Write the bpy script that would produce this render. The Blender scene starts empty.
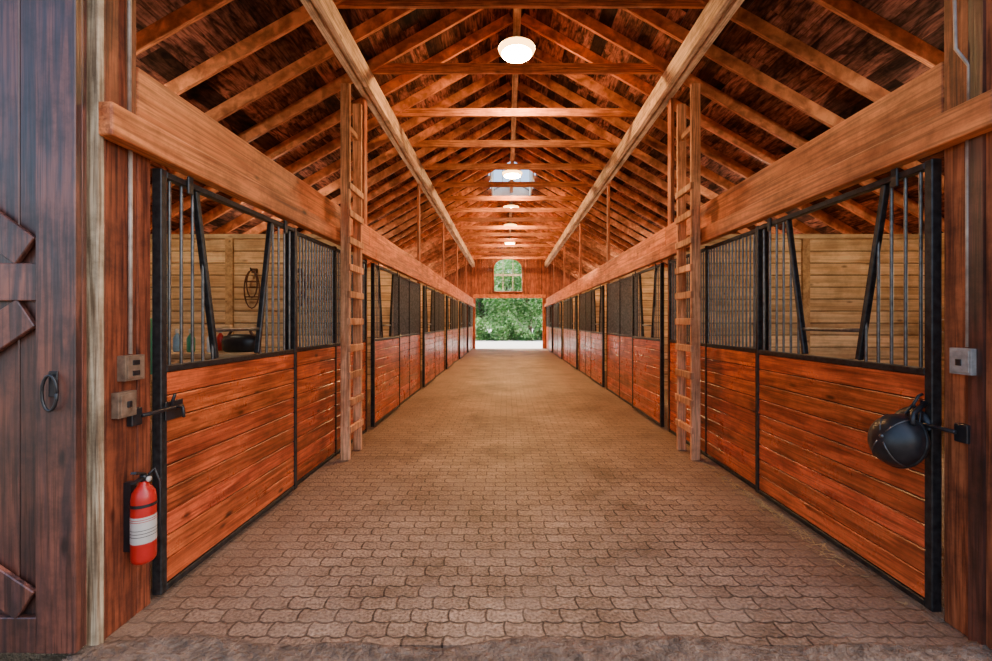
import bpy, bmesh, math, random
from mathutils import Vector, Matrix
random.seed(7)
scene = bpy.context.scene
F=430.0; CAMZ=1.45
CX=0.1415; HW=1.9755
YEND=23.5; Y0=2.2; BAY=3.55

# ------------------------------------------------------------------ materials
def newmat(name):
    m=bpy.data.materials.new(name); m.use_nodes=True
    nt=m.node_tree; b=nt.nodes['Principled BSDF']
    return m,nt,b
def N(nt,t,**k):
    n=nt.nodes.new(t)
    for a,v in k.items(): setattr(n,a,v)
    return n
def ramp(nt,stops):
    r=N(nt,'ShaderNodeValToRGB'); e=r.color_ramp.elements
    while len(e)<len(stops): e.new(.5)
    for i,(p,c) in enumerate(stops):
        e[i].position=p; e[i].color=(c[0],c[1],c[2],1)
    return r
def mixc(nt,mode,fac,a,b):
    m=N(nt,'ShaderNodeMix',data_type='RGBA',blend_type=mode)
    for s,v in ((0,fac),(6,a),(7,b)):
        if hasattr(v,'is_output') : nt.links.new(v,m.inputs[s])
        elif s==0: m.inputs[0].default_value=v
        else: m.inputs[s].default_value=(v[0],v[1],v[2],1)
    return m.outputs[2]
def wood(name,c1,c2,axis='Y',rough=.5,var=.35,grime=.5,knots=.8,spec=.4,along=1.3,cross=13,bump=.35,fine=.75,hue=.0):
    m,nt,b=newmat(name); L=nt.links.new
    tc=N(nt,'ShaderNodeTexCoord'); geo=N(nt,'ShaderNodeNewGeometry')
    comb=N(nt,'ShaderNodeVectorMath',operation='SCALE'); comb.inputs[0].default_value=(37,53,29)
    L(geo.outputs['Random Per Island'],comb.inputs['Scale'])
    add=N(nt,'ShaderNodeVectorMath',operation='ADD')
    L(tc.outputs['Object'],add.inputs[0]); L(comb.outputs[0],add.inputs[1])
    def sc(a,c):
        mp=N(nt,'ShaderNodeMapping'); s=[c,c,c]
        if axis=='R': s=[a*2.2,c,a*2.2]
        else: s['XYZ'.index(axis)]=a
        mp.inputs['Scale'].default_value=s; L(add.outputs[0],mp.inputs[0]); return mp.outputs[0]
    n1=N(nt,'ShaderNodeTexNoise'); n1.inputs['Scale'].default_value=1; n1.inputs['Detail'].default_value=5; n1.inputs['Distortion'].default_value=1.6
    L(sc(along,cross),n1.inputs['Vector'])
    r1=ramp(nt,[(.36,c2),(.58,c1)]); L(n1.outputs['Fac'],r1.inputs[0])
    n2=N(nt,'ShaderNodeTexNoise'); n2.inputs['Scale'].default_value=1; n2.inputs['Detail'].default_value=3; n2.inputs['Distortion'].default_value=.6
    L(sc(along*2.0,cross*6),n2.inputs['Vector'])
    r2=ramp(nt,[(.36,(.32,.26,.22)),(.56,(1.15,1.15,1.15))]); L(n2.outputs['Fac'],r2.inputs[0])
    col=mixc(nt,'MULTIPLY',fine,r1.outputs[0],r2.outputs[0])
    v=N(nt,'ShaderNodeTexVoronoi'); v.inputs['Scale'].default_value=1
    L(sc(2.6,6.5),v.inputs['Vector'])
    r3=ramp(nt,[(.05,(1,1,1)),(.14,(0,0,0))]); L(v.outputs['Distance'],r3.inputs[0])
    kf=N(nt,'ShaderNodeMath',operation='MULTIPLY'); kf.inputs[1].default_value=knots; L(r3.outputs[0],kf.inputs[0])
    col=mixc(nt,'MIX',kf.outputs[0],col,(c2[0]*.2,c2[1]*.16,c2[2]*.16))
    n4=N(nt,'ShaderNodeTexNoise'); n4.inputs['Scale'].default_value=2.6; n4.inputs['Detail'].default_value=9; n4.inputs['Roughness'].default_value=.75
    L(tc.outputs['Object'],n4.inputs['Vector'])
    g=1-grime
    r4=ramp(nt,[(.36,(g,g*.95,g*.9)),(.56,(1.08,1.08,1.08))]); L(n4.outputs['Fac'],r4.inputs[0])
    col=mixc(nt,'MULTIPLY',1,col,r4.outputs[0])
    rr=N(nt,'ShaderNodeMapRange'); rr.inputs['To Min'].default_value=1-var; rr.inputs['To Max'].default_value=1+var
    L(geo.outputs['Random Per Island'],rr.inputs['Value'])
    hs=N(nt,'ShaderNodeHueSaturation'); L(col,hs.inputs['Color']); L(rr.outputs[0],hs.inputs['Value'])
    if hue:
        wn=N(nt,'ShaderNodeTexWhiteNoise',noise_dimensions='1D'); L(geo.outputs['Random Per Island'],wn.inputs['W'])
        mh=N(nt,'ShaderNodeMapRange'); mh.inputs['To Min'].default_value=.5-hue; mh.inputs['To Max'].default_value=.5+hue; L(wn.outputs['Value'],mh.inputs['Value']); L(mh.outputs[0],hs.inputs['Hue'])
    L(hs.outputs[0],b.inputs['Base Color'])
    rr2=N(nt,'ShaderNodeMapRange'); rr2.inputs['From Min'].default_value=.3; rr2.inputs['From Max'].default_value=.7
    rr2.inputs['To Min'].default_value=rough+.15; rr2.inputs['To Max'].default_value=rough-.06; L(n4.outputs['Fac'],rr2.inputs['Value'])
    L(rr2.outputs[0],b.inputs['Roughness']); b.inputs['Specular IOR Level'].default_value=spec
    bp=N(nt,'ShaderNodeBump'); bp.inputs['Strength'].default_value=bump; bp.inputs['Distance'].default_value=.004
    L(n2.outputs['Fac'],bp.inputs['Height']); L(bp.outputs[0],b.inputs['Normal'])
    return m
def plain(name,c,rough=.5,metal=0,noise=.25,nscale=12):
    m,nt,b=newmat(name); L=nt.links.new
    tc=N(nt,'ShaderNodeTexCoord'); n=N(nt,'ShaderNodeTexNoise'); n.inputs['Scale'].default_value=nscale; n.inputs['Detail'].default_value=5
    L(tc.outputs['Object'],n.inputs['Vector'])
    r=ramp(nt,[(.3,[x*(1-noise) for x in c]),(.7,[min(1,x*(1+noise)) for x in c])]); L(n.outputs['Fac'],r.inputs[0])
    L(r.outputs[0],b.inputs['Base Color']); b.inputs['Roughness'].default_value=rough; b.inputs['Metallic'].default_value=metal
    return m
M={}
M['board']=wood('stall_board_wood',(.62,.12,.034),(.32,.052,.016),'Y',.27,.26,.45,.95,.65,1.3,13,.3,.65,.004)
M['header']=wood('header_wood',(.78,.25,.08),(.48,.12,.034),'Y',.42,.15,.4,.95,.45,.8,9,.3,.6)
M['post']=wood('post_wood',(.44,.125,.045),(.22,.055,.02),'Z',.5,.2,.5,.9,.4)
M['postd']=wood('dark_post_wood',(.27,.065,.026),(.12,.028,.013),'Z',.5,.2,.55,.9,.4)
M['postx']=wood('beam_cross_wood',(.64,.24,.09),(.4,.12,.045),'X',.55,.2,.35,.6)
M['rafter']=wood('rafter_wood',(.78,.29,.125),(.48,.15,.06),'R',.6,.3,.35,.4,.4,1.3,13,.3,.6)
M['deck']=wood('roof_deck_wood',(.30,.115,.08),(.045,.016,.012),'Y',.75,.9,.75,.7,.2,2.6,9)
M['purlin']=wood('purlin_wood',(.76,.54,.37),(.52,.34,.21),'Y',.6,.12,.45,.8,.4,1.0,11,.3,.6)
M['ladder']=wood('ladder_wood',(.76,.38,.19),(.48,.19,.08),'Z',.55,.25,.35,.5,.4,1.3,13,.3,.55)
M['barn']=wood('barn_door_wood',(.16,.05,.03),(.05,.02,.018),'Z',.36,.45,.65,.9,.7)
M['jamb']=wood('jamb_wood',(.52,.42,.28),(.25,.16,.09),'Z',.6,.1,.5,.5)
M['pine']=wood('pale_pine_wood',(.82,.58,.32),(.62,.38,.18),'X',.6,.25,.25,.7,.4,.7,7,.2,.3)
M['piney']=wood('outer_pine_wood',(.7,.44,.2),(.5,.28,.12),'Y',.55,.25,.25,.7,.4,.7,7,.2,.3)
M['gable']=wood('gable_wood',(.42,.11,.045),(.22,.05,.02),'Z',.6,.3,.4,.5)
M['steel']=plain('black_steel',(.03,.03,.03),.4,.5,.6,30)
M['bar']=plain('galvanized_bar',(.14,.135,.13),.32,.8,.4,30)
M['black']=plain('black_plastic',(.013,.013,.015),.38,0,.4,30)
M['groove']=plain('board_groove_wood',(.03,.012,.008),.9,0,.2,20)
M['red']=plain('extinguisher_red',(.42,.012,.01),.3,0,.2,10)
M['label']=plain('label_white',(.5,.45,.4),.5,0,.1)
M['box']=plain('electrical_box_grey',(.33,.31,.28),.5,.2,.3,30)
M['boxb']=plain('electrical_box_tan',(.22,.145,.095),.45,.3,.4,30)
M['conduit']=plain('conduit_grey',(.42,.34,.28),.5,.3,.3,20)
M['tin']=plain('roof_metal',(.15,.15,.15),.6,.3)
M['white']=plain('white_paint',(.7,.76,.78),.5,0,.08)
M['green']=plain('green_plastic',(.03,.25,.13),.4,0,.2)
M['blue']=plain('blue_cloth',(.2,.35,.5),.8,0,.3)
M['leather']=plain('leather_brown',(.12,.045,.02),.4,0,.3)
M['straw']=plain('straw',(.5,.36,.17),.8,0,.3)
M['gravel']=plain('gravel_pale',(.85,.81,.75),.9,0,.1,6)
M['dirt']=plain('dirt_ground',(.21,.135,.09),.95,0,.5,14)
M['shavings']=plain('stall_bedding',(.42,.27,.14),.95,0,.3,15)
M['bark']=plain('tree_bark',(.12,.08,.05),.9,0,.4,9)
for k,sc_ in (('dirt',38),('shavings',60)):
    nt=M[k].node_tree; n=N(nt,'ShaderNodeTexNoise'); n.inputs['Scale'].default_value=sc_; n.inputs['Detail'].default_value=8
    tc=N(nt,'ShaderNodeTexCoord'); nt.links.new(tc.outputs['Object'],n.inputs['Vector'])
    bp=N(nt,'ShaderNodeBump'); bp.inputs['Strength'].default_value=1; bp.inputs['Distance'].default_value=.05
    nt.links.new(n.outputs['Fac'],bp.inputs['Height']); nt.links.new(bp.outputs[0],nt.nodes['Principled BSDF'].inputs['Normal'])
m,nt,b=newmat('leaf_green'); geo=N(nt,'ShaderNodeNewGeometry')
r=ramp(nt,[(0,(.06,.2,.04)),(.5,(.18,.42,.12)),(1,(.55,.7,.42))]); nt.links.new(geo.outputs['Random Per Island'],r.inputs[0])
nt.links.new(r.outputs[0],b.inputs['Base Color']); b.inputs['Roughness'].default_value=.6
tr=N(nt,'ShaderNodeBsdfTranslucent'); nt.links.new(r.outputs[0],tr.inputs[0]); mx=N(nt,'ShaderNodeMixShader'); mx.inputs[0].default_value=.5
nt.links.new(b.outputs[0],mx.inputs[1]); nt.links.new(tr.outputs[0],mx.inputs[2]); nt.links.new(mx.outputs[0],nt.nodes['Material Output'].inputs[0])
M['leaf']=m
def emis(name,c,s):
    m,nt,b=newmat(name); b.inputs['Base Color'].default_value=(1,.9,.7,1)
    b.inputs['Emission Color'].default_value=(*c,1); b.inputs['Emission Strength'].default_value=s; return m
M['lamp']=emis('lamp_glass_lit',(1,.56,.22),480)
M['lampw']=emis('lamp_glass_rim',(1,.5,.14),9)
M['fillbulb']=emis('fill_bulb_lit',(1,.82,.56),560)  # emission for the added stall fill bulbs
# pavers
m,nt,b=newmat('paver_brick'); L=nt.links.new
tc=N(nt,'ShaderNodeTexCoord'); sep=N(nt,'ShaderNodeSeparateXYZ'); L(tc.outputs['Object'],sep.inputs[0])
def zig(src,per,amp,base):
    p=N(nt,'ShaderNodeMath',operation='PINGPONG'); L(src,p.inputs[0]); p.inputs[1].default_value=per
    q=N(nt,'ShaderNodeMath',operation='SMOOTH_MIN'); L(p.outputs[0],q.inputs[0]); q.inputs[1].default_value=per*.7; q.inputs[2].default_value=per*.2
    s=N(nt,'ShaderNodeMath',operation='MULTIPLY_ADD'); L(q.outputs[0],s.inputs[0]); s.inputs[1].default_value=amp/per; L(base,s.inputs[2]); return s.outputs[0]
nx=zig(sep.outputs[1],.0475,.012,sep.outputs[0]); ny=zig(sep.outputs[0],.0462,.018,sep.outputs[1])
cb=N(nt,'ShaderNodeCombineXYZ'); L(nx,cb.inputs[0]); L(ny,cb.inputs[1])
nz=N(nt,'ShaderNodeTexNoise'); nz.inputs['Scale'].default_value=9; L(tc.outputs['Object'],nz.inputs['Vector'])
dv=N(nt,'ShaderNodeVectorMath',operation='MULTIPLY_ADD'); L(nz.outputs['Color'],dv.inputs[0]); dv.inputs[1].default_value=(.012,.012,0); L(cb.outputs[0],dv.inputs[2])
br=N(nt,'ShaderNodeTexBrick'); L(dv.outputs[0],br.inputs['Vector'])
br.inputs['Scale'].default_value=1; br.inputs['Brick Width'].default_value=.185; br.inputs['Row Height'].default_value=.095
br.inputs['Mortar Size'].default_value=.0058; br.inputs['Mortar Smooth'].default_value=.35; br.inputs['Bias'].default_value=0
br.inputs['Color1'].default_value=(.42,.285,.20,1); br.inputs['Color2'].default_value=(.31,.205,.143,1); br.inputs['Mortar'].default_value=(.10,.062,.042,1)
n1=N(nt,'ShaderNodeTexNoise'); n1.inputs['Scale'].default_value=.9; n1.inputs['Detail'].default_value=11; n1.inputs['Roughness'].default_value=.75; L(tc.outputs['Object'],n1.inputs['Vector'])
r1=ramp(nt,[(.38,(.5,.44,.39)),(.62,(1.3,1.27,1.22))]); L(n1.outputs['Fac'],r1.inputs[0])
c=mixc(nt,'MULTIPLY',1,br.outputs['Color'],r1.outputs[0])
n3=N(nt,'ShaderNodeTexNoise'); n3.inputs['Scale'].default_value=60; n3.inputs['Detail'].default_value=7; L(tc.outputs['Object'],n3.inputs['Vector'])
r3=ramp(nt,[(.35,(.45,.43,.41)),(.65,(1.35,1.35,1.35))]); L(n3.outputs['Fac'],r3.inputs[0])
c=mixc(nt,'MULTIPLY',.9,c,r3.outputs[0])
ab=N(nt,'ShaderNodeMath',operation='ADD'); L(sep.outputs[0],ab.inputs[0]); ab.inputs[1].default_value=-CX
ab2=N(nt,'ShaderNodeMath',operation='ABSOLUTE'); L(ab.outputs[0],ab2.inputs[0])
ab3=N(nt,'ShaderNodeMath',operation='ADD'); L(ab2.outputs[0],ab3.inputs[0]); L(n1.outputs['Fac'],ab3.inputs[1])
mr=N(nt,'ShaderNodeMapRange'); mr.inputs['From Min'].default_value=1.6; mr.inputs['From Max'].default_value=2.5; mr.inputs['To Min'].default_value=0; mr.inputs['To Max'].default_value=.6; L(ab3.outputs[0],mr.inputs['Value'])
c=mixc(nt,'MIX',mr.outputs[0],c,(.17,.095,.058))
# dust film that fills joints unevenly
n5=N(nt,'ShaderNodeTexNoise'); n5.inputs['Scale'].default_value=3.5; n5.inputs['Detail'].default_value=8; L(tc.outputs['Object'],n5.inputs['Vector'])
m5=N(nt,'ShaderNodeMapRange'); m5.inputs['From Min'].default_value=.48; m5.inputs['From Max'].default_value=.7; m5.inputs['To Max'].default_value=.55; L(n5.outputs['Fac'],m5.inputs['Value'])
c=mixc(nt,'MIX',m5.outputs[0],c,(.27,.18,.125))
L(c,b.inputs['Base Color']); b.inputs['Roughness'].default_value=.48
inv=N(nt,'ShaderNodeMath',operation='MULTIPLY_ADD'); L(br.outputs['Fac'],inv.inputs[0]); inv.inputs[1].default_value=-1.3
L(n3.outputs['Fac'],inv.inputs[2])
bp=N(nt,'ShaderNodeBump'); bp.inputs['Strength'].default_value=1; bp.inputs['Distance'].default_value=.011
L(inv.outputs[0],bp.inputs['Height']); L(bp.outputs[0],b.inputs['Normal'])
M['paver']=m

# ------------------------------------------------------------------ builder
class B:
    def __init__(s): s.v=[];s.f=[];s.mi=[];s.mats=[];s.smooth=[]
    def m(s,k):
        if k not in s.mats: s.mats.append(k)
        return s.mats.index(k)
    def box8(s,c,k):
        o=len(s.v); s.v+= [tuple(p) for p in c]; i=s.m(k)
        for f in ((0,3,2,1),(4,5,6,7),(0,1,5,4),(1,2,6,5),(2,3,7,6),(3,0,4,7)):
            s.f.append([o+a for a in f]); s.mi.append(i); s.smooth.append(False)
    def box(s,a,b,k):
        x0,x1=sorted((a[0],b[0]));y0,y1=sorted((a[1],b[1]));z0,z1=sorted((a[2],b[2]))
        s.box8([(x0,y0,z0),(x1,y0,z0),(x1,y1,z0),(x0,y1,z0),(x0,y0,z1),(x1,y0,z1),(x1,y1,z1),(x0,y1,z1)],k)
    def sbox(s,side,d0,d1,y0,y1,z0,z1,k):
        s.box((CX+side*d0,y0,z0),(CX+side*d1,y1,z1),k)
    def beam(s,p,q,w,h,k,up=(0,0,1)):
        p=Vector(p);q=Vector(q);t=(q-p).normalized();u=Vector(up)
        a=t.cross(u)
        if a.length<1e-4: a=t.cross(Vector((1,0,0)))
        a.normalize(); n=a.cross(t).normalized(); a*=w/2;n*=h/2
        s.box8([p-a-n,p+a-n,q+a-n,q-a-n,p-a+n,p+a+n,q+a+n,q-a+n],k)
    def tube(s,pts,r,k,seg=8,cap=True):
        pts=[Vector(p) for p in pts]; i=s.m(k); o=len(s.v); n=len(pts)
        rs=r if isinstance(r,(list,tuple)) else [r]*n
        prev=None
        for j,p in enumerate(pts):
            t=(pts[min(j+1,n-1)]-pts[max(j-1,0)]).normalized()
            if prev is None:
                a=t.cross(Vector((0,0,1)))
                if a.length<.1: a=t.cross(Vector((0,1,0)))
            else: a=prev-t*prev.dot(t)
            a.normalize(); prev=a; b2=t.cross(a)
            for e in range(seg):
                an=2*math.pi*e/seg; s.v.append(tuple(p+(a*math.cos(an)+b2*math.sin(an))*rs[j]))
        for j in range(n-1):
            for e in range(seg):
                e2=(e+1)%seg
                s.f.append([o+j*seg+e,o+j*seg+e2,o+(j+1)*seg+e2,o+(j+1)*seg+e]); s.mi.append(i); s.smooth.append(True)
        if cap:
            s.f.append([o+e for e in range(seg)][::-1]); s.mi.append(i); s.smooth.append(False)
            s.f.append([o+(n-1)*seg+e for e in range(seg)]); s.mi.append(i); s.smooth.append(False)
    def lathe(s,prof,k,seg=24,M4=None,sx=1,sy=1):
        M4=M4 or Matrix(); i=s.m(k); o=len(s.v)
        for r,z in prof:
            for e in range(seg):
                an=2*math.pi*e/seg; s.v.append(tuple(M4@Vector((r*math.cos(an)*sx,r*math.sin(an)*sy,z))))
        for j in range(len(prof)-1):
            for e in range(seg):
                e2=(e+1)%seg
                s.f.append([o+j*seg+e,o+j*seg+e2,o+(j+1)*seg+e2,o+(j+1)*seg+e]); s.mi.append(i); s.smooth.append(True)
    def done(s,name,bevel=0,seg=1):
        me=bpy.data.meshes.new(name); me.from_pydata(s.v,[],s.f)
        for k in s.mats: me.materials.append(M[k])
        me.polygons.foreach_set('material_index',s.mi); me.polygons.foreach_set('use_smooth',s.smooth)
        me.update()
        bm=bmesh.new(); bm.from_mesh(me); bmesh.ops.recalc_face_normals(bm,faces=bm.faces); bm.to_mesh(me); bm.free()
        ob=bpy.data.objects.new(name,me); scene.collection.objects.link(ob)
        if bevel:
            md=ob.modifiers.new('bevel','BEVEL'); md.width=bevel; md.segments=seg; md.limit_method='ANGLE'; md.angle_limit=math.radians(50)
        return ob

# ------------------------------------------------------------------ ground / floor
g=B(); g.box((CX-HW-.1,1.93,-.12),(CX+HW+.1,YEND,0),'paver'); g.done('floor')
g=B(); g.box((-14,-8,-.2),(14,1.8,-.004),'dirt'); 
i=g.m('dirt'); o=len(g.v); nx_=120; ny_=14
for a in range(nx_+1):
    x=CX-HW-.05+(2*HW+.1)*a/nx_
    edge=1.955+.03*math.sin(x*3.1)+.02*math.sin(x*8.3+1)+.012*random.random()
    for c_ in range(ny_+1):
        t=c_/ny_; y=1.78+(edge-1.78)*t
        g.v.append((x,y,(.012+.010*random.random()+.006*math.sin(x*9+y*20))*min(1,(1-t)*4)*min(1,t*6+.1)-.003*(t==1)))
for a in range(nx_):
    for c_ in range(ny_):
        p=o+a*(ny_+1)+c_; g.f.append([p,p+ny_+1,p+ny_+2,p+1]); g.mi.append(i); g.smooth.append(True)
g.done('ground_dirt')
for s in (-1,1):
    g=B(); g.sbox(s,HW+.1,5.7,1.93,YEND,-.12,0,'shavings'); g.done('floor_stall_bedding')
g=B(); g.box((-40,YEND,-.2),(40,90,-.01),'gravel'); g.done('ground_gravel_yard')

# ------------------------------------------------------------------ roof
TH=math.atan(.57); C,S=math.cos(TH),math.sin(TH); ZR=5.84
CU0,CU1,CUU=12.0,13.9,.66
def RP(s,u,n,y): return (CX+s*(u*C+n*S), y, ZR-u*S+n*C)
def rbox(b,s,u0,u1,n0,n1,y0,y1,k):
    b.box8([RP(s,u0,n0,y0),RP(s,u1,n0,y0),RP(s,u1,n0,y1),RP(s,u0,n0,y1),RP(s,u0,n1,y0),RP(s,u1,n1,y0),RP(s,u1,n1,y1),RP(s,u0,n1,y1)],k)
deck=B()
for s in (-1,1):
    u=-.09; row=0
    while u<6.75:
        w=random.choice([.14,.19,.19,.24]); y=1.4-random.random()*2
        while y<YEND+.3:
            l=random.choice([.6,1.2,1.2,1.8,2.4,3.0]); a=max(y,1.4); e=min(y+l,YEND+.3)
            y+=l
            segs=[(a,e)]
            if u<CUU:
                segs=[]
                if a<CU0: segs.append((a,min(e,CU0)))
                if e>CU1: segs.append((max(a,CU1),e))
            for a,e in segs:
                if e-a>.02: rbox(deck,s,u,u+w-.006,.142+random.random()*.003,.165,a,e-.003,'deck')
        u+=w
deck.done('ceiling_roof_deck')
tin=B()  # unseen sheet above the deck, added to block light
for s in (-1,1):
    rbox(tin,s,CUU+.02,6.9,.17,.19,1.2,YEND+.5,'tin')
    rbox(tin,s,-.1,CUU+.02,.17,.19,1.2,CU0,'tin'); rbox(tin,s,-.1,CUU+.02,.17,.19,CU1,YEND+.5,'tin')
tin.done('roof_light_block_sheet')
raf=B(); ys=[2.06+.6*k for k in range(36)]
for y in ys:
    for s in (-1,1):
        u0=.05 if not(CU0-.05<y<CU1+.05) else CUU
        rbox(raf,s,u0,6.7,0,.14,y-.022,y+.022,'rafter')
raf.done('ceiling_rafters',.003)
ties=B(); k=0
y=3.26+.045
while y<YEND-.3:
    ties.box((CX-1.93,y-.02,4.745),(CX+1.93,y+.02,4.875),'postx'); y+=1.2
ties.done('ceiling_collar_ties',.004)
rb=B(); y=1.95
while y<YEND-.05:
    e=min(y+4.8,YEND-.02); rb.box((CX-.05,y,5.63),(CX+.05,e-.003,5.86),'purlin'); y=e+.001
    if e>=YEND-.03: break
rb.done('ceiling_ridge_beam',.005)
for s in (-1,1):
    p=B(); y=1.95
    while y<YEND-.03:
        e=min(y+3.55,YEND-.02); p.sbox(s,1.90,1.975,y,e-.003,4.45,4.70,'purlin'); p.sbox(s,1.985,2.06,y-.001,e-.004,4.43,4.68,'purlin'); y=e
    p.done('purlin_beam',.005)
# cupola
cu=B(); hw=CUU*C
zb=ZR-.45
for x in (CX-hw-.04,CX+hw): 
    for y in (CU0-.04,CU1): cu.box((x,y,zb),(x+.04,y+.04,6.95),'white')
for y in (CU0-.04,CU1):
    if y>13: cu.box((CX-hw,y,zb),(CX+hw,y+.04,ZR+.12),'white')
    cu.box((CX-hw,y,6.8),(CX+hw,y+.04,6.95),'white')
    for i in range(1,4): x=CX-hw+2*hw*i/4; cu.box((x-.015,y,ZR+.12),(x+.015,y+.03,6.8),'white')
for x in (CX-hw-.04,CX+hw):
    cu.box((x,CU0,zb),(x+.04,CU1,ZR-.05),'white'); cu.box((x,CU0,6.8),(x+.04,CU1,6.95),'white')
    for i in range(1,4): y=CU0+(CU1-CU0)*i/4; cu.box((x,y-.015,ZR-.05),(x+.03,y+.015,6.8),'white')
a=len(cu.v); i=cu.m('tin'); cu.v+=[(CX-hw-.2,CU0-.2,6.95),(CX+hw+.2,CU0-.2,6.95),(CX+hw+.2,CU1+.2,6.95),(CX-hw-.2,CU1+.2,6.95),(CX,(CU0+CU1)/2,7.7)]
for f in ((0,1,4),(1,2,4),(2,3,4),(3,0,4)): cu.f.append([a+q for q in f]); cu.mi.append(i); cu.smooth.append(False)
cu.done('roof_cupola')

# ------------------------------------------------------------------ walls
def roofz(x): return ZR-abs(x-CX)*.57+.15
def vboards(b,y0,y1,openf,step,k):
    x=CX-5.64
    while x<CX+5.64-.001:
        e=min(x+step,CX+5.64); mid=(x+e)/2
        for z0,z1 in openf(mid):
            if z1-z0<.02: continue
            zt0=min(z1,roofz(x)) ; zt1=min(z1,roofz(e))
            b.box8([(x,y0,z0),(e-.004,y0,z0),(e-.004,y1,z0),(x,y1,z0),(x,y0,zt0),(e-.004,y0,zt1),(e-.004,y1,zt1),(x,y1,zt0)],k)
        x=e
def front(mid):
    d=abs(mid-CX)
    return [(3.35,9)] if d<HW+.02 else [(0,9)]
w=B(); vboards(w,1.9,1.96,front,.2,'barn'); w.box((CX-HW-.02,1.9,3.2),(CX+HW+.02,1.98,3.36),'postx'); w.done('wall_front')
EL,ER,EZ=CX-1.87,CX+1.84,2.76
WX,WR,WZ0,WZS=0.05,.80,3.09,4.4
def wtop(x):
    q=1-((x-WX)/WR)**2
    return WZS+.55*math.sqrt(max(0,q))
def end(mid):
    if abs(mid-WX)<WR: return [(EZ,WZ0),(wtop(mid),9)]
    if EL<mid<ER: return [(EZ,9)]
    return [(0,9)]
w=B(); vboards(w,YEND,YEND+.06,end,.08,'gable'); w.done('wall_back')
t=B()
t.box((EL-.13,YEND-.03,0),(EL,YEND+.1,EZ),'post'); t.box((ER,YEND-.03,0),(ER+.13,YEND+.1,EZ),'post')
t.box((EL-.13,YEND-.05,EZ),(ER+.13,YEND+.1,EZ+.2),'header'); t.done('door_frame_back',.004)
wf=B()
pts=[(WX-WR,YEND-.02,WZ0),(WX-WR,YEND-.02,WZS)]+[(WX-WR*math.cos(math.pi*i/16),YEND-.02,WZS+.55*math.sin(math.pi*i/16)) for i in range(1,16)]+[(WX+WR,YEND-.02,WZS),(WX+WR,YEND-.02,WZ0),(WX-WR,YEND-.02,WZ0)]
wf.tube(pts,.05,'gable',6); wf.box((WX-WR,YEND-.01,3.97),(WX+WR,YEND+.03,4.07),'white')
for dx in (-.27,.27): wf.box((WX+dx-.02,YEND-.01,WZ0),(WX+dx+.02,YEND+.03,4.88),'white')
wf.done('window_arched')
for s,nm in ((-1,'wall_left'),(1,'wall_right')):
    w=B()
    zs=[i*.165 for i in range(16)]
    for z in zs:
        z1=min(z+.162,2.62)
        for kk in range(6):
            a=Y0+BAY*kk if kk else 1.96; e=min(Y0+BAY*(kk+1),YEND)
            wc=(Y0+BAY*kk+Y0+BAY*(kk+1))/2
            if 1.15<z+.08<2.1:
                w.sbox(s,5.58,5.64,a,wc-.6,z,z1,'piney'); w.sbox(s,5.58,5.64,wc+.6,e,z,z1,'piney')
            else: w.sbox(s,5.58,5.64,a,e-.002,z,z1,'piney')
    w.done(nm)
    for kk in range(1,6):
        y=Y0+BAY*kk; p=B()
        p.sbox(s,2.09,5.56,y-.006,y+.006,.01,2.55,'groove')
        for i in range(16):
            z=i*.16; p.sbox(s,2.08,5.57,y-.02,y+.02,z,z+.150,'pine')
        p.sbox(s,2.08,5.57,y-.035,y+.035,2.56,2.62,'pine'); p.sbox(s,3.78,3.88,y-.05,y+.05,0,2.56,'piney')
        p.done('stall_partition',.004)

# ------------------------------------------------------------------ header, posts
for s in (-1,1):
    h=B(); y=2.135 if s<0 else 2.09
    e=Y0+BAY
    while y<YEND-.02:
        h.sbox(s,HW,HW+.05,y,e-.003,2.437,2.72,'header')
        y=e; e=min(e+BAY,YEND-.01)
        if y>=YEND-.02: break
    y=1.905 if s<0 else 1.80; e=Y0+BAY*1
    while y<YEND-.02:
        h.sbox(s,HW-.085,HW-.003,y,e-.003,2.28,2.43,'header'); y=e; e=min(e+BAY,YEND-.01)
    h.done('header_beam',.008,2)
    c=B()
    if s<0:
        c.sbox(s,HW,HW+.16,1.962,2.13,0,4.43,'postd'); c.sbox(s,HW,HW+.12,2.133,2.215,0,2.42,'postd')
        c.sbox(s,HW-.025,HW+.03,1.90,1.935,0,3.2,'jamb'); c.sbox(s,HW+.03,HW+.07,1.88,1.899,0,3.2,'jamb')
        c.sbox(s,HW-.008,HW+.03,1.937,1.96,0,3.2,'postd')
    else:
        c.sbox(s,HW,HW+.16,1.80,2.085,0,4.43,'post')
    c.done('corner_post',.006,2)
    for kk in range(1,6):
        y=Y0+BAY*kk; p=B(); p.sbox(s,HW+.052,HW+.10,y-.06,y+.06,0,4.42,'post'); p.done('post',.006)

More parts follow.
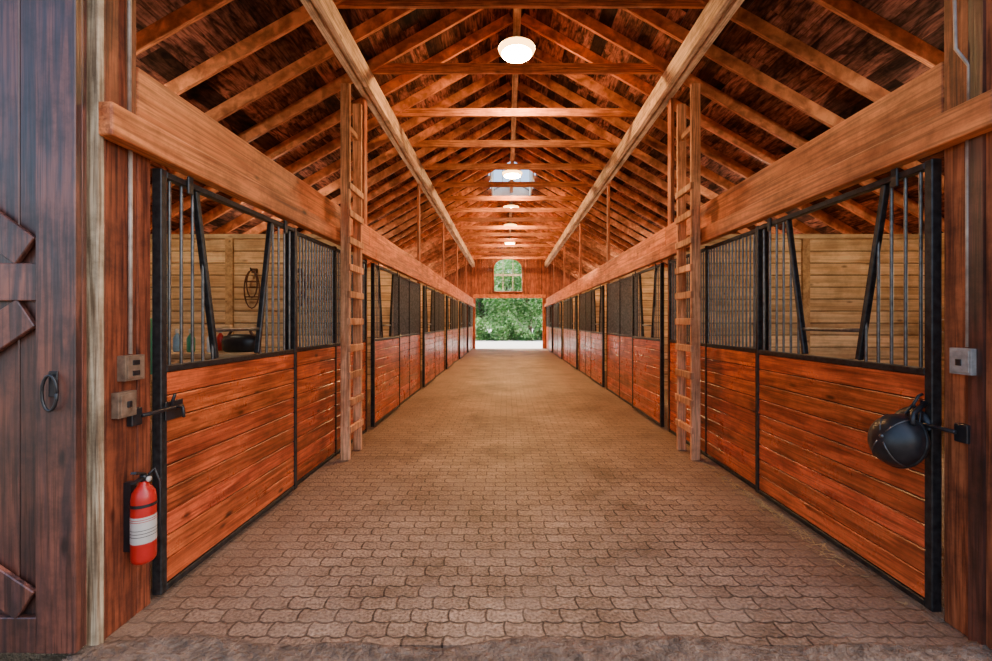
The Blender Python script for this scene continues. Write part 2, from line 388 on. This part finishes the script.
# ------------------------------------------------------------------ stall fronts
def boards(b,s,d0,d1,y0,y1,z0,z1,n,k='board'):
    hh=(z1-z0)/n
    b.sbox(s,d0+.014,d1-.004,y0,y1,z0,z1,'groove')
    for i in range(n): b.sbox(s,d0,d1,y0,y1,z0+i*hh+.003,z0+(i+1)*hh-.003,k)
def stall_door(s,y0,y1,yoke=True):
    b=B(); f=.042; d0,d1=1.935,1.985; L=y1-y0
    b.sbox(s,d0,d1,y0,y0+f,.03,2.25,'steel'); b.sbox(s,d0,d1,y1-f,y1,.03,2.25,'steel')
    for z in (.03,1.185,2.21): b.sbox(s,d0+.003,d1-.003,y0+f,y1-f,z,z+.035,'steel')
    boards(b,s,d0+.008,d1-.008,y0+f,y1-f,.068,1.184,9)
    dm=(d0+d1)/2; X=CX+s*dm
    def yl(z): t=(z-1.225)/(2.21-1.225); return y0+L*(.31-.12*t), y0+L*(.62+.12*t)
    if yoke:
        a0,b0=yl(1.225); a1,b1=yl(2.21)
        b.beam((X,a0,1.225),(X,a1,2.21),.03,.035,'steel',(1,0,0)); b.beam((X,b0,1.225),(X,b1,2.21),.03,.035,'steel',(1,0,0))
        a2,b2=yl(1.40); b.tube([(X,a2,1.4),(X,b2,1.4)],.014,'bar',6)
    n=int(L/.082); 
    for i in range(1,n):
        y=y0+L*i/n; z1=2.21
        if yoke:
            a0,b0=yl(1.225); a1,b1=yl(2.21)
            if a0<y<b0: continue
            if a1<y<=a0: z1=1.225+(a0-y)/(a0-a1)*.985
            if b0<=y<b1: z1=1.225+(y-b0)/(b1-b0)*.985
        if z1<1.3: continue
        b.tube([(X,y,1.2),(X,y,z1)],.0095,'bar',6,False)
    for y in (y0+.2,y1-.2): b.sbox(s,d0-.01,d0+.004,y-.02,y+.02,2.17,2.27,'steel')
    return b.done('stall_door',.004)
def stall_panel(s,y0,y1):
    b=B(); f=.035; d0,d1=1.985+.01,2.035
    ym=(y0+y1)/2
    for y in (y0,ym-f/2,y1-f): b.sbox(s,d0,d1,y,y+f,.0,2.27,'steel')
    for z in (.0,1.185,2.22): b.sbox(s,d0+.003,d1-.003,y0+f,y1-f,z,z+.035,'steel')
    boards(b,s,d0+.006,d1-.006,y0+f,y1-f,.038,1.184,9)
    n=int((y1-y0)/.06); X=CX+s*(d0+d1)/2
    for i in range(1,n): y=y0+(y1-y0)*i/n; b.tube([(X,y,1.2),(X,y,2.23)],.0095,'bar',6,False)
    return b.done('stall_front_panel',.004)
for s in (-1,1):
    for kk in range(6):
        a=Y0+BAY*kk; e=min(a+BAY,YEND)
        ds=a+(.03 if s<0 else -.1) if kk==0 else a+.06
        de=a+1.48 if s<0 else a+1.40
        if kk==5: de=min(de,e)
        stall_door(s,ds,de)
        if e-.06>de+.1: stall_panel(s,de-.03,e-.06 if kk<5 else e-.05)

# ------------------------------------------------------------------ ladders
for s in (-1,1):
    b=B(); ya,yb=4.52,4.88; d0,d1=1.79,1.885
    b.sbox(s,d0,d1,ya-.02,ya+.02,0,3.95,'ladder'); b.sbox(s,d0,d1,yb-.02,yb+.02,0,3.92,'ladder')
    z=.28
    while z<3.1:
        b.sbox(s,d0-.014,d0+.022,ya-.03,yb+.03,z,z+.07,'ladder'); z+=.285
    b.sbox(s,d0+.03,d1-.02,ya,yb,3.5,3.56,'ladder')
    b.done('wooden_ladder',.004)

# ------------------------------------------------------------------ big barn door (left)
b=B(); ye=1.875; yf=1.83; xr=-1.826; wd=2.3; xl=xr-wd; zb_,zt=.045,3.3
x=xl
while x<xr-.01:
    e=min(x+.145,xr); b.box((x,yf+.02,zb_),(e-.004,ye,zt),'barn'); x=e
sw=.17
b.box((xr-sw,yf-.012,zb_),(xr,yf+.02,zt),'barn'); b.box((xl,yf-.012,zb_),(xl+sw,yf+.02,zt),'barn')
zm=1.62
for z0,z1 in ((zb_,zb_+.15),(zm-.08,zm+.08),(zt-.15,zt)):
    b.box((xl+sw,yf-.008,z0),(xr-sw,yf+.02,z1),'barn')
def dg(x0,z0,x1,z1,off): b.beam((x0,yf+.006-off,z0),(x1,yf+.006-off,z1),.14,.022,'barn',(0,1,0))
for z0,z1 in ((zb_+.15,zm-.08),(zm+.08,zt-.15)):
    xm0,xm1=xl+sw+.05,xr-sw-.05
    dg(xm0,z0+.05,xm1,z1-.05,0); dg(xm0,z1-.05,xm1,z0+.05,.003)
X=xr-.09; Z=1.45-(392-322)*yf/F
b.box((X-.02,yf-.018,Z-.02),(X+.02,yf-.011,Z+.09),'black')
b.tube([(X+.032*math.cos(t*math.pi/8),yf-.03,Z+.075*math.sin(t*math.pi/8)) for t in range(17)],.006,'black',8)
b.done('sliding_barn_door',.004)

# ------------------------------------------------------------------ wall hardware
XL=CX-HW; XR=CX+HW
b=B(); b.tube([(XL+.012,2.08,1.295),(XL+.012,2.08,2.28)],.009,'conduit',8)
b.tube([(XL+.012,2.075,2.44),(XL+.012,2.075,3.1),(XL+.012,2.06,3.6)],.009,'conduit',8); b.done('conduit_pipe')
b=B(); b.box((XL+.001,2.02,1.17),(XL+.04,2.13,1.29),'boxb'); b.box((XL+.04,2.03,1.18),(XL+.045,2.12,1.28),'boxb')
for z in (1.205,1.255): b.box((XL+.045,2.055,z-.012),(XL+.048,2.095,z+.012),'black')
b.done('electrical_outlet_box',.004,2)
b=B(); b.box((XL+.001,1.99,1.0),(XL+.035,2.09,1.12),'boxb'); b.box((XL+.035,2.0,1.01),(XL+.04,2.08,1.11),'boxb'); b.box((XL+.04,2.03,1.045),(XL+.05,2.05,1.075),'black')
b.done('light_switch_box',.004,2)
b=B(); b.tube([(XR-.012,1.965,1.335),(XR-.012,1.965,2.28)],.008,'conduit',8)
b.tube([(XR-.012,1.96,2.44),(XR-.012,1.96,2.62),(XR-.03,2.0,2.72),(XR-.012,2.03,3.3)],.007,'conduit',8); b.done('conduit_pipe')
b=B(); b.box((XR-.001,1.925,1.21),(XR-.04,2.02,1.33),'box'); b.box((XR-.04,1.93,1.22),(XR-.045,2.015,1.32),'box'); b.box((XR-.045,1.96,1.25),(XR-.05,1.985,1.28),'black')
b.done('electrical_outlet_box',.004,2)
def latch(s,y,z):
    b=B(); d=1.934
    b.sbox(s,d-.008,d,y,y+.12,z-.05,z+.05,'black')
    X=CX+s*(d-.02)
    b.tube([(X,y+.1,z+.015),(X,y-.16,z+.015)],.010,'black',8)
    b.tube([(X,y+.05,z+.015),(X-s*.04,y+.05,z+.015),(X-s*.045,y+.05,z-.04)],.008,'black',8)
    b.tube([(X,y+.02,z+.03),(X-s*.02,y+.02,z+.09)],.008,'black',8)
    b.sbox(s,HW-.03,HW-.001,y-.18,y-.12,z-.035,z+.05,'black')
    b.done('sliding_bolt_latch',.003)
latch(-1,2.25,.98); latch(1,2.13,.93)

# fire extinguisher
b=B(); ey=2.07; ex=XL+.085; z0=.30
T=Matrix.Translation((ex,ey,z0))
b.lathe([(0,0),(.040,0),(.048,.012),(.05,.03),(.05,.30),(.045,.335),(.028,.362),(.02,.37),(.02,.385),(0,.385)],'red',28,T)
b.lathe([(.0508,.10),(.0508,.225)],'label',28,T)
for zz in (.215,.205,.165,.15,.135): b.lathe([(.0512,zz-.003),(.0512,zz)],'black' if zz<.2 else 'red',28,T)
b.lathe([(0,.385),(.016,.385),(.016,.415),(0,.42)],'black',16,T)
b.beam((ex,ey,z0+.42),(ex+.02,ey-.08,z0+.45),.022,.01,'black'); b.beam((ex,ey,z0+.405),(ex+.015,ey-.075,z0+.40),.02,.01,'black')
b.lathe([(0,0),(.013,0),(.013,.01),(0,.01)],'label',12,Matrix.Translation((ex+.02,ey,z0+.395))@Matrix.Rotation(math.pi/2,4,'Y'))
b.tube([(ex,ey+.02,z0+.40),(ex+.01,ey+.05,z0+.43),(ex+.03,ey+.06,z0+.36),(ex+.035,ey+.055,z0+.22),(ex+.035,ey+.045,z0+.1)],.007,'black',8)
b.lathe([(.0525,.27),(.0525,.285)],'black',28,T); b.box((XL+.001,ey-.015,z0+.05),(XL+.036,ey+.015,z0+.38),'black')
b.done('fire_extinguisher')

# riding helmet
b=B(); hx,hy,hz=XR-.15,2.165,.855
R=Matrix.Translation((hx,hy,hz))@Matrix.Rotation(math.radians(-75),4,'Y')@Matrix.Rotation(math.radians(15),4,'X')@Matrix.Scale(.90,4)
prof=[(.128,-.055),(.134,-.03),(.136,0),(.130,.04),(.115,.075),(.09,.103),(.06,.12),(.03,.129),(0.0,.131)]
b.lathe(prof,'black',32,R,1.08,.92)
b.lathe([(.128,-.055),(.120,-.055),(.118,0),(.09,.07),(0,.10)],'leather',32,R,1.08,.92)
b.lathe([(.137,-.035),(.141,-.03),(.141,-.018),(.136,-.012)],'steel',32,R,1.08,.92)
i=b.m('black')
o=len(b.v); n=12
for j in range(n+1):
    an=-.85+1.7*j/n
    for rr,zz in ((.134,-.045),(.134+.055*math.cos(an*1.6),-.062),(.134+.055*math.cos(an*1.6),-.068),(.132,-.054)):
        b.v.append(tuple(R@Vector((rr*math.cos(an)*1.08,rr*math.sin(an)*.92,zz))))
for j in range(n):
    for q in range(4):
        q2=(q+1)%4; b.f.append([o+j*4+q,o+j*4+q2,o+(j+1)*4+q2,o+(j+1)*4+q]); b.mi.append(i); b.smooth.append(True)
for an in (-.5,.5,2.6,3.7):
    b.tube([tuple(R@Vector(((r_+.001)*math.cos(an)*1.08,(r_+.001)*math.sin(an)*.92,z_))) for r_,z_ in prof[2:-1]],.0035,'bar',6)
b.lathe([(0,.138),(.010,.136),(.012,.13)],'bar',12,R)
hk=(XR-.045,2.15,1.06)
for sy in (-1,1):
    b.tube([tuple(R@Vector((-.05*1,.115*sy,-.05))),(hx+.06,hy+.05*sy,hz+.1),(hk[0]-.01,hk[1]+.012*sy,hk[2])],.006,'black',6)
b.tube([(XR-.04,hk[1],1.09),(XR-.06,hk[1],1.08),(XR-.085,hk[1],1.04),(XR-.07,hk[1],1.0)],.007,'black',8)
b.tube([(hk[0],hk[1]-.02,1.05),(hx+.02,hy-.06,1.0),(hx,hy-.08,.95)],.012,'black',8)
b.done('riding_helmet')

# ------------------------------------------------------------------ lamps
for y in (6.27,11.5,14.9,17.7,21.5):
    b=B(); T=Matrix.Translation((CX,y,5.36))@Matrix.Diagonal((1.12,1.12,1,1))
    b.tube([(CX,y,5.63),(CX,y,5.52)],.015,'black',8)
    b.lathe([(.0,.20),(.05,.20),(.07,.16),(.12,.13),(.235,.085),(.24,.07)],'white',28,T)
    b.lathe([(.238,.072),(.228,.035),(.195,-.005)],'lampw',28,T)
    b.lathe([(.195,-.005),(.11,-.035),(0,-.045)],'lamp',28,T)
    b.done('pendant_lamp')
for s in (-1,1):  # fill bulb added to each stall to brighten the interior
    for kk in range(6):
        y=Y0+BAY*kk+BAY*.45
        if y>YEND-.6: continue
        b=B(); X=CX+s*3.9; zc=ZR-3.9*.57-.02
        T=Matrix.Translation((X,y,zc-.25))
        b.tube([(X,y,zc+.05),(X,y,zc-.16)],.02,'black',8); b.lathe([(0,-.05),(.03,-.045),(.048,-.02),(.05,0),(.045,.03),(.03,.06),(.022,.085)],'fillbulb',16,T)
        b.lathe([(.025,.09),(.06,.085),(.06,.06)],'black',16,T)
        b.done('stall_fill_bulb')

# ------------------------------------------------------------------ stall clutter
b=B()
for x in (-3.6,-2.35):
    for y in (3.95,4.45): b.box((x,y,0),(x+.06,y+.06,1.12),'pine')
b.box((-3.65,3.9,1.12),(-2.25,4.55,1.16),'pine'); b.box((-3.6,3.95,.4),(-2.3,4.5,.43),'pine')
b.box((-3.65,4.5,1.16),(-2.9,4.55,1.42),'pine'); b.done('tack_bench',.004)
b=B(); b.lathe([(.0,0),(.11,0),(.13,.02),(.135,.10),(.12,.15),(.06,.17),(0,.17)],'black',20,Matrix.Translation((-2.6,4.2,1.161)),1.3,.8)
b.tube([(-2.73,4.2,1.3),(-2.68,4.2,1.38),(-2.52,4.2,1.38),(-2.47,4.2,1.3)],.014,'leather',8); b.done('tack_bag')
for x,y,k in ((-3.05,4.15,'green'),(-3.22,4.2,'blue'),(-3.4,4.1,'white'),(-2.9,4.35,'red'),(-2.82,4.1,'white')):
    b=B(); b.lathe([(0,0),(.03,0),(.035,.01),(.035,.13),(.022,.16),(.013,.17),(.013,.19),(0,.19)],k,16,Matrix.Translation((x,y,1.161))); b.lathe([(.018,.18),(.018,.22),(0,.225)],'label',12,Matrix.Translation((x,y,1.161))); b.done('spray_bottle')
b=B()
b.tube([(-2.95,3.0,1.42),(-2.95,3.7,1.42)],.03,'pine',8); b.box((-3.0,3.33,0),(-2.9,3.39,1.4),'pine'); b.box((-3.2,3.2,0),(-2.7,3.5,.04),'pine')
o=len(b.v); i=b.m('green')
for yy in (3.1,3.6):
    for j in range(9):
        a=math.pi*j/8
        x=-2.95+.05*math.cos(a); z=1.43+.05*math.sin(a)
        if j==0: z-=.4;x+=.06
        if j==8: z-=.4;x-=.06
        b.v.append((x,yy,z))
for j in range(8): b.f.append([o+j,o+j+1,o+9+j+1,o+9+j]); b.mi.append(i); b.smooth.append(True)
b.done('saddle_pad_stand')
for x in (-2.75,-3.35):
    b=B(); y=Y0+BAY-.045
    b.box((x-.03,y-.02,2.1),(x+.03,y+.02,2.16),'leather'); b.tube([(x,y,2.13),(x,y-.08,2.13),(x,y-.09,2.16)],.01,'steel',6)
    for rr,hh in ((.10,.5),(.07,.36)):
        b.tube([(x+rr*math.sin(t*math.pi/8),y-.06,2.13-hh/2+hh/2*math.cos(t*math.pi/8)) for t in range(17)],.009,'leather',6)
    b.beam((x-.09,y-.06,1.98),(x+.09,y-.06,1.98),.012,.02,'leather'); b.beam((x-.095,y-.06,1.78),(x+.095,y-.06,1.78),.012,.02,'leather')
    b.done('bridle')

b=B()
for _ in range(220):
    y=3.3+random.gauss(0,.45) if random.random()<.8 else 2.2+random.random()*2.2
    y=max(2.2,min(y,4.4))
    d=HW-.07-abs(random.gauss(0,.05)); s=1
    x=CX+s*d; a=random.random()*math.pi; l=.02+random.random()*.04; z=.004+random.random()*.008
    b.beam((x-math.cos(a)*l/2,y-math.sin(a)*l/2,z),(x+math.cos(a)*l/2,y+math.sin(a)*l/2,z+random.random()*.006),.003,.002,'straw')
b.done('straw_scatter')

# ------------------------------------------------------------------ trees
def tree(x,y,h,r,n,lo=.3,name='tree'):
    b=B(); b.tube([(x,y,-.05),(x+.1,y,h*.3),(x-.1,y,h*.7)],[.2,.15,.07],'bark',10)
    cl=[(x+random.gauss(0,r*.45),y+random.gauss(0,r*.35),h*(lo+(.95-lo)*random.random())) for _ in range(20)]
    for c in cl: b.tube([(x,y,h*.3),(c[0],c[1],c[2])],[.06,.02],'bark',6)
    i=b.m('leaf')
    for _ in range(n):
        c=random.choice(cl); v=Vector((random.gauss(0,1),random.gauss(0,1),random.gauss(0,1))).normalized()*r*.42*random.random()**.4
        p=Vector(c)+v; t=Vector((random.uniform(-1,1),random.uniform(-1,1),random.uniform(-1,.4))).normalized(); u=t.cross(Vector((random.random(),random.random(),1))).normalized()
        if p.z<.05: continue
        L_=.1+random.random()*.1; o=len(b.v)
        b.v+=[tuple(p-t*L_),tuple(p+u*L_*.5),tuple(p+t*L_),tuple(p-u*L_*.5)]; b.f.append([o,o+1,o+2,o+3]); b.mi.append(i); b.smooth.append(False)
    b.done(name)
tree(-2.4,37,6.5,2.8,9000,.15); tree(2.0,38,7.5,3.2,10000,.15); tree(-6,40,8,3.2,5000,.15); tree(6.5,40,8,3.2,5000,.15); tree(0,43,9,3.8,9000,.12)
b=B(); i=b.m('leaf')
for _ in range(14000):
    x=random.uniform(-5,5); y=random.gauss(34,.35)+.3*math.sin(x*3); h=1.25+.55*math.sin(x*2.2+1)+.25*math.sin(x*5.3); z=random.uniform(.02,max(.3,h)); p=Vector((x,y,z))
    t=Vector((random.uniform(-1,1),random.uniform(-1,1),random.uniform(-1,1))).normalized(); u=t.cross(Vector((random.random(),.3,1))).normalized(); L_=.08+random.random()*.1; o=len(b.v)
    b.v+=[tuple(p-t*L_),tuple(p+u*L_*.5),tuple(p+t*L_),tuple(p-u*L_*.5)]; b.f.append([o,o+1,o+2,o+3]); b.mi.append(i); b.smooth.append(False)
for x in range(-5,6): b.tube([(x,34,-.02),(x+.1,34,.9)],.04,'bark',6)
b.done('hedge')

# ------------------------------------------------------------------ light
w=bpy.data.worlds.new('world'); scene.world=w; w.use_nodes=True; nt=w.node_tree
sky=N(nt,'ShaderNodeTexSky'); sky.sky_type='NISHITA'; sky.sun_disc=False; sky.sun_elevation=math.radians(48); sky.sun_rotation=math.radians(90); sky.air_density=1.0; sky.dust_density=3.5
nt.links.new(sky.outputs[0],nt.nodes['Background'].inputs[0]); nt.nodes['Background'].inputs[1].default_value=.6
sd=bpy.data.lights.new('sun','SUN'); sd.energy=14; sd.angle=math.radians(3); sd.color=(1,.93,.82)
so=bpy.data.objects.new('sun',sd); scene.collection.objects.link(so)
so.rotation_euler=Vector((.6,-.45,-.75)).to_track_quat('-Z','Y').to_euler()

cam=bpy.data.cameras.new('camera'); co=bpy.data.objects.new('camera',cam); scene.collection.objects.link(co)
co.location=(0,0,CAMZ); co.rotation_euler=(math.radians(90),0,0)
cam.sensor_width=36; cam.lens=36*F/992; cam.shift_x=-11/992; cam.shift_y=-8.5/992; cam.clip_start=.05
scene.camera=co
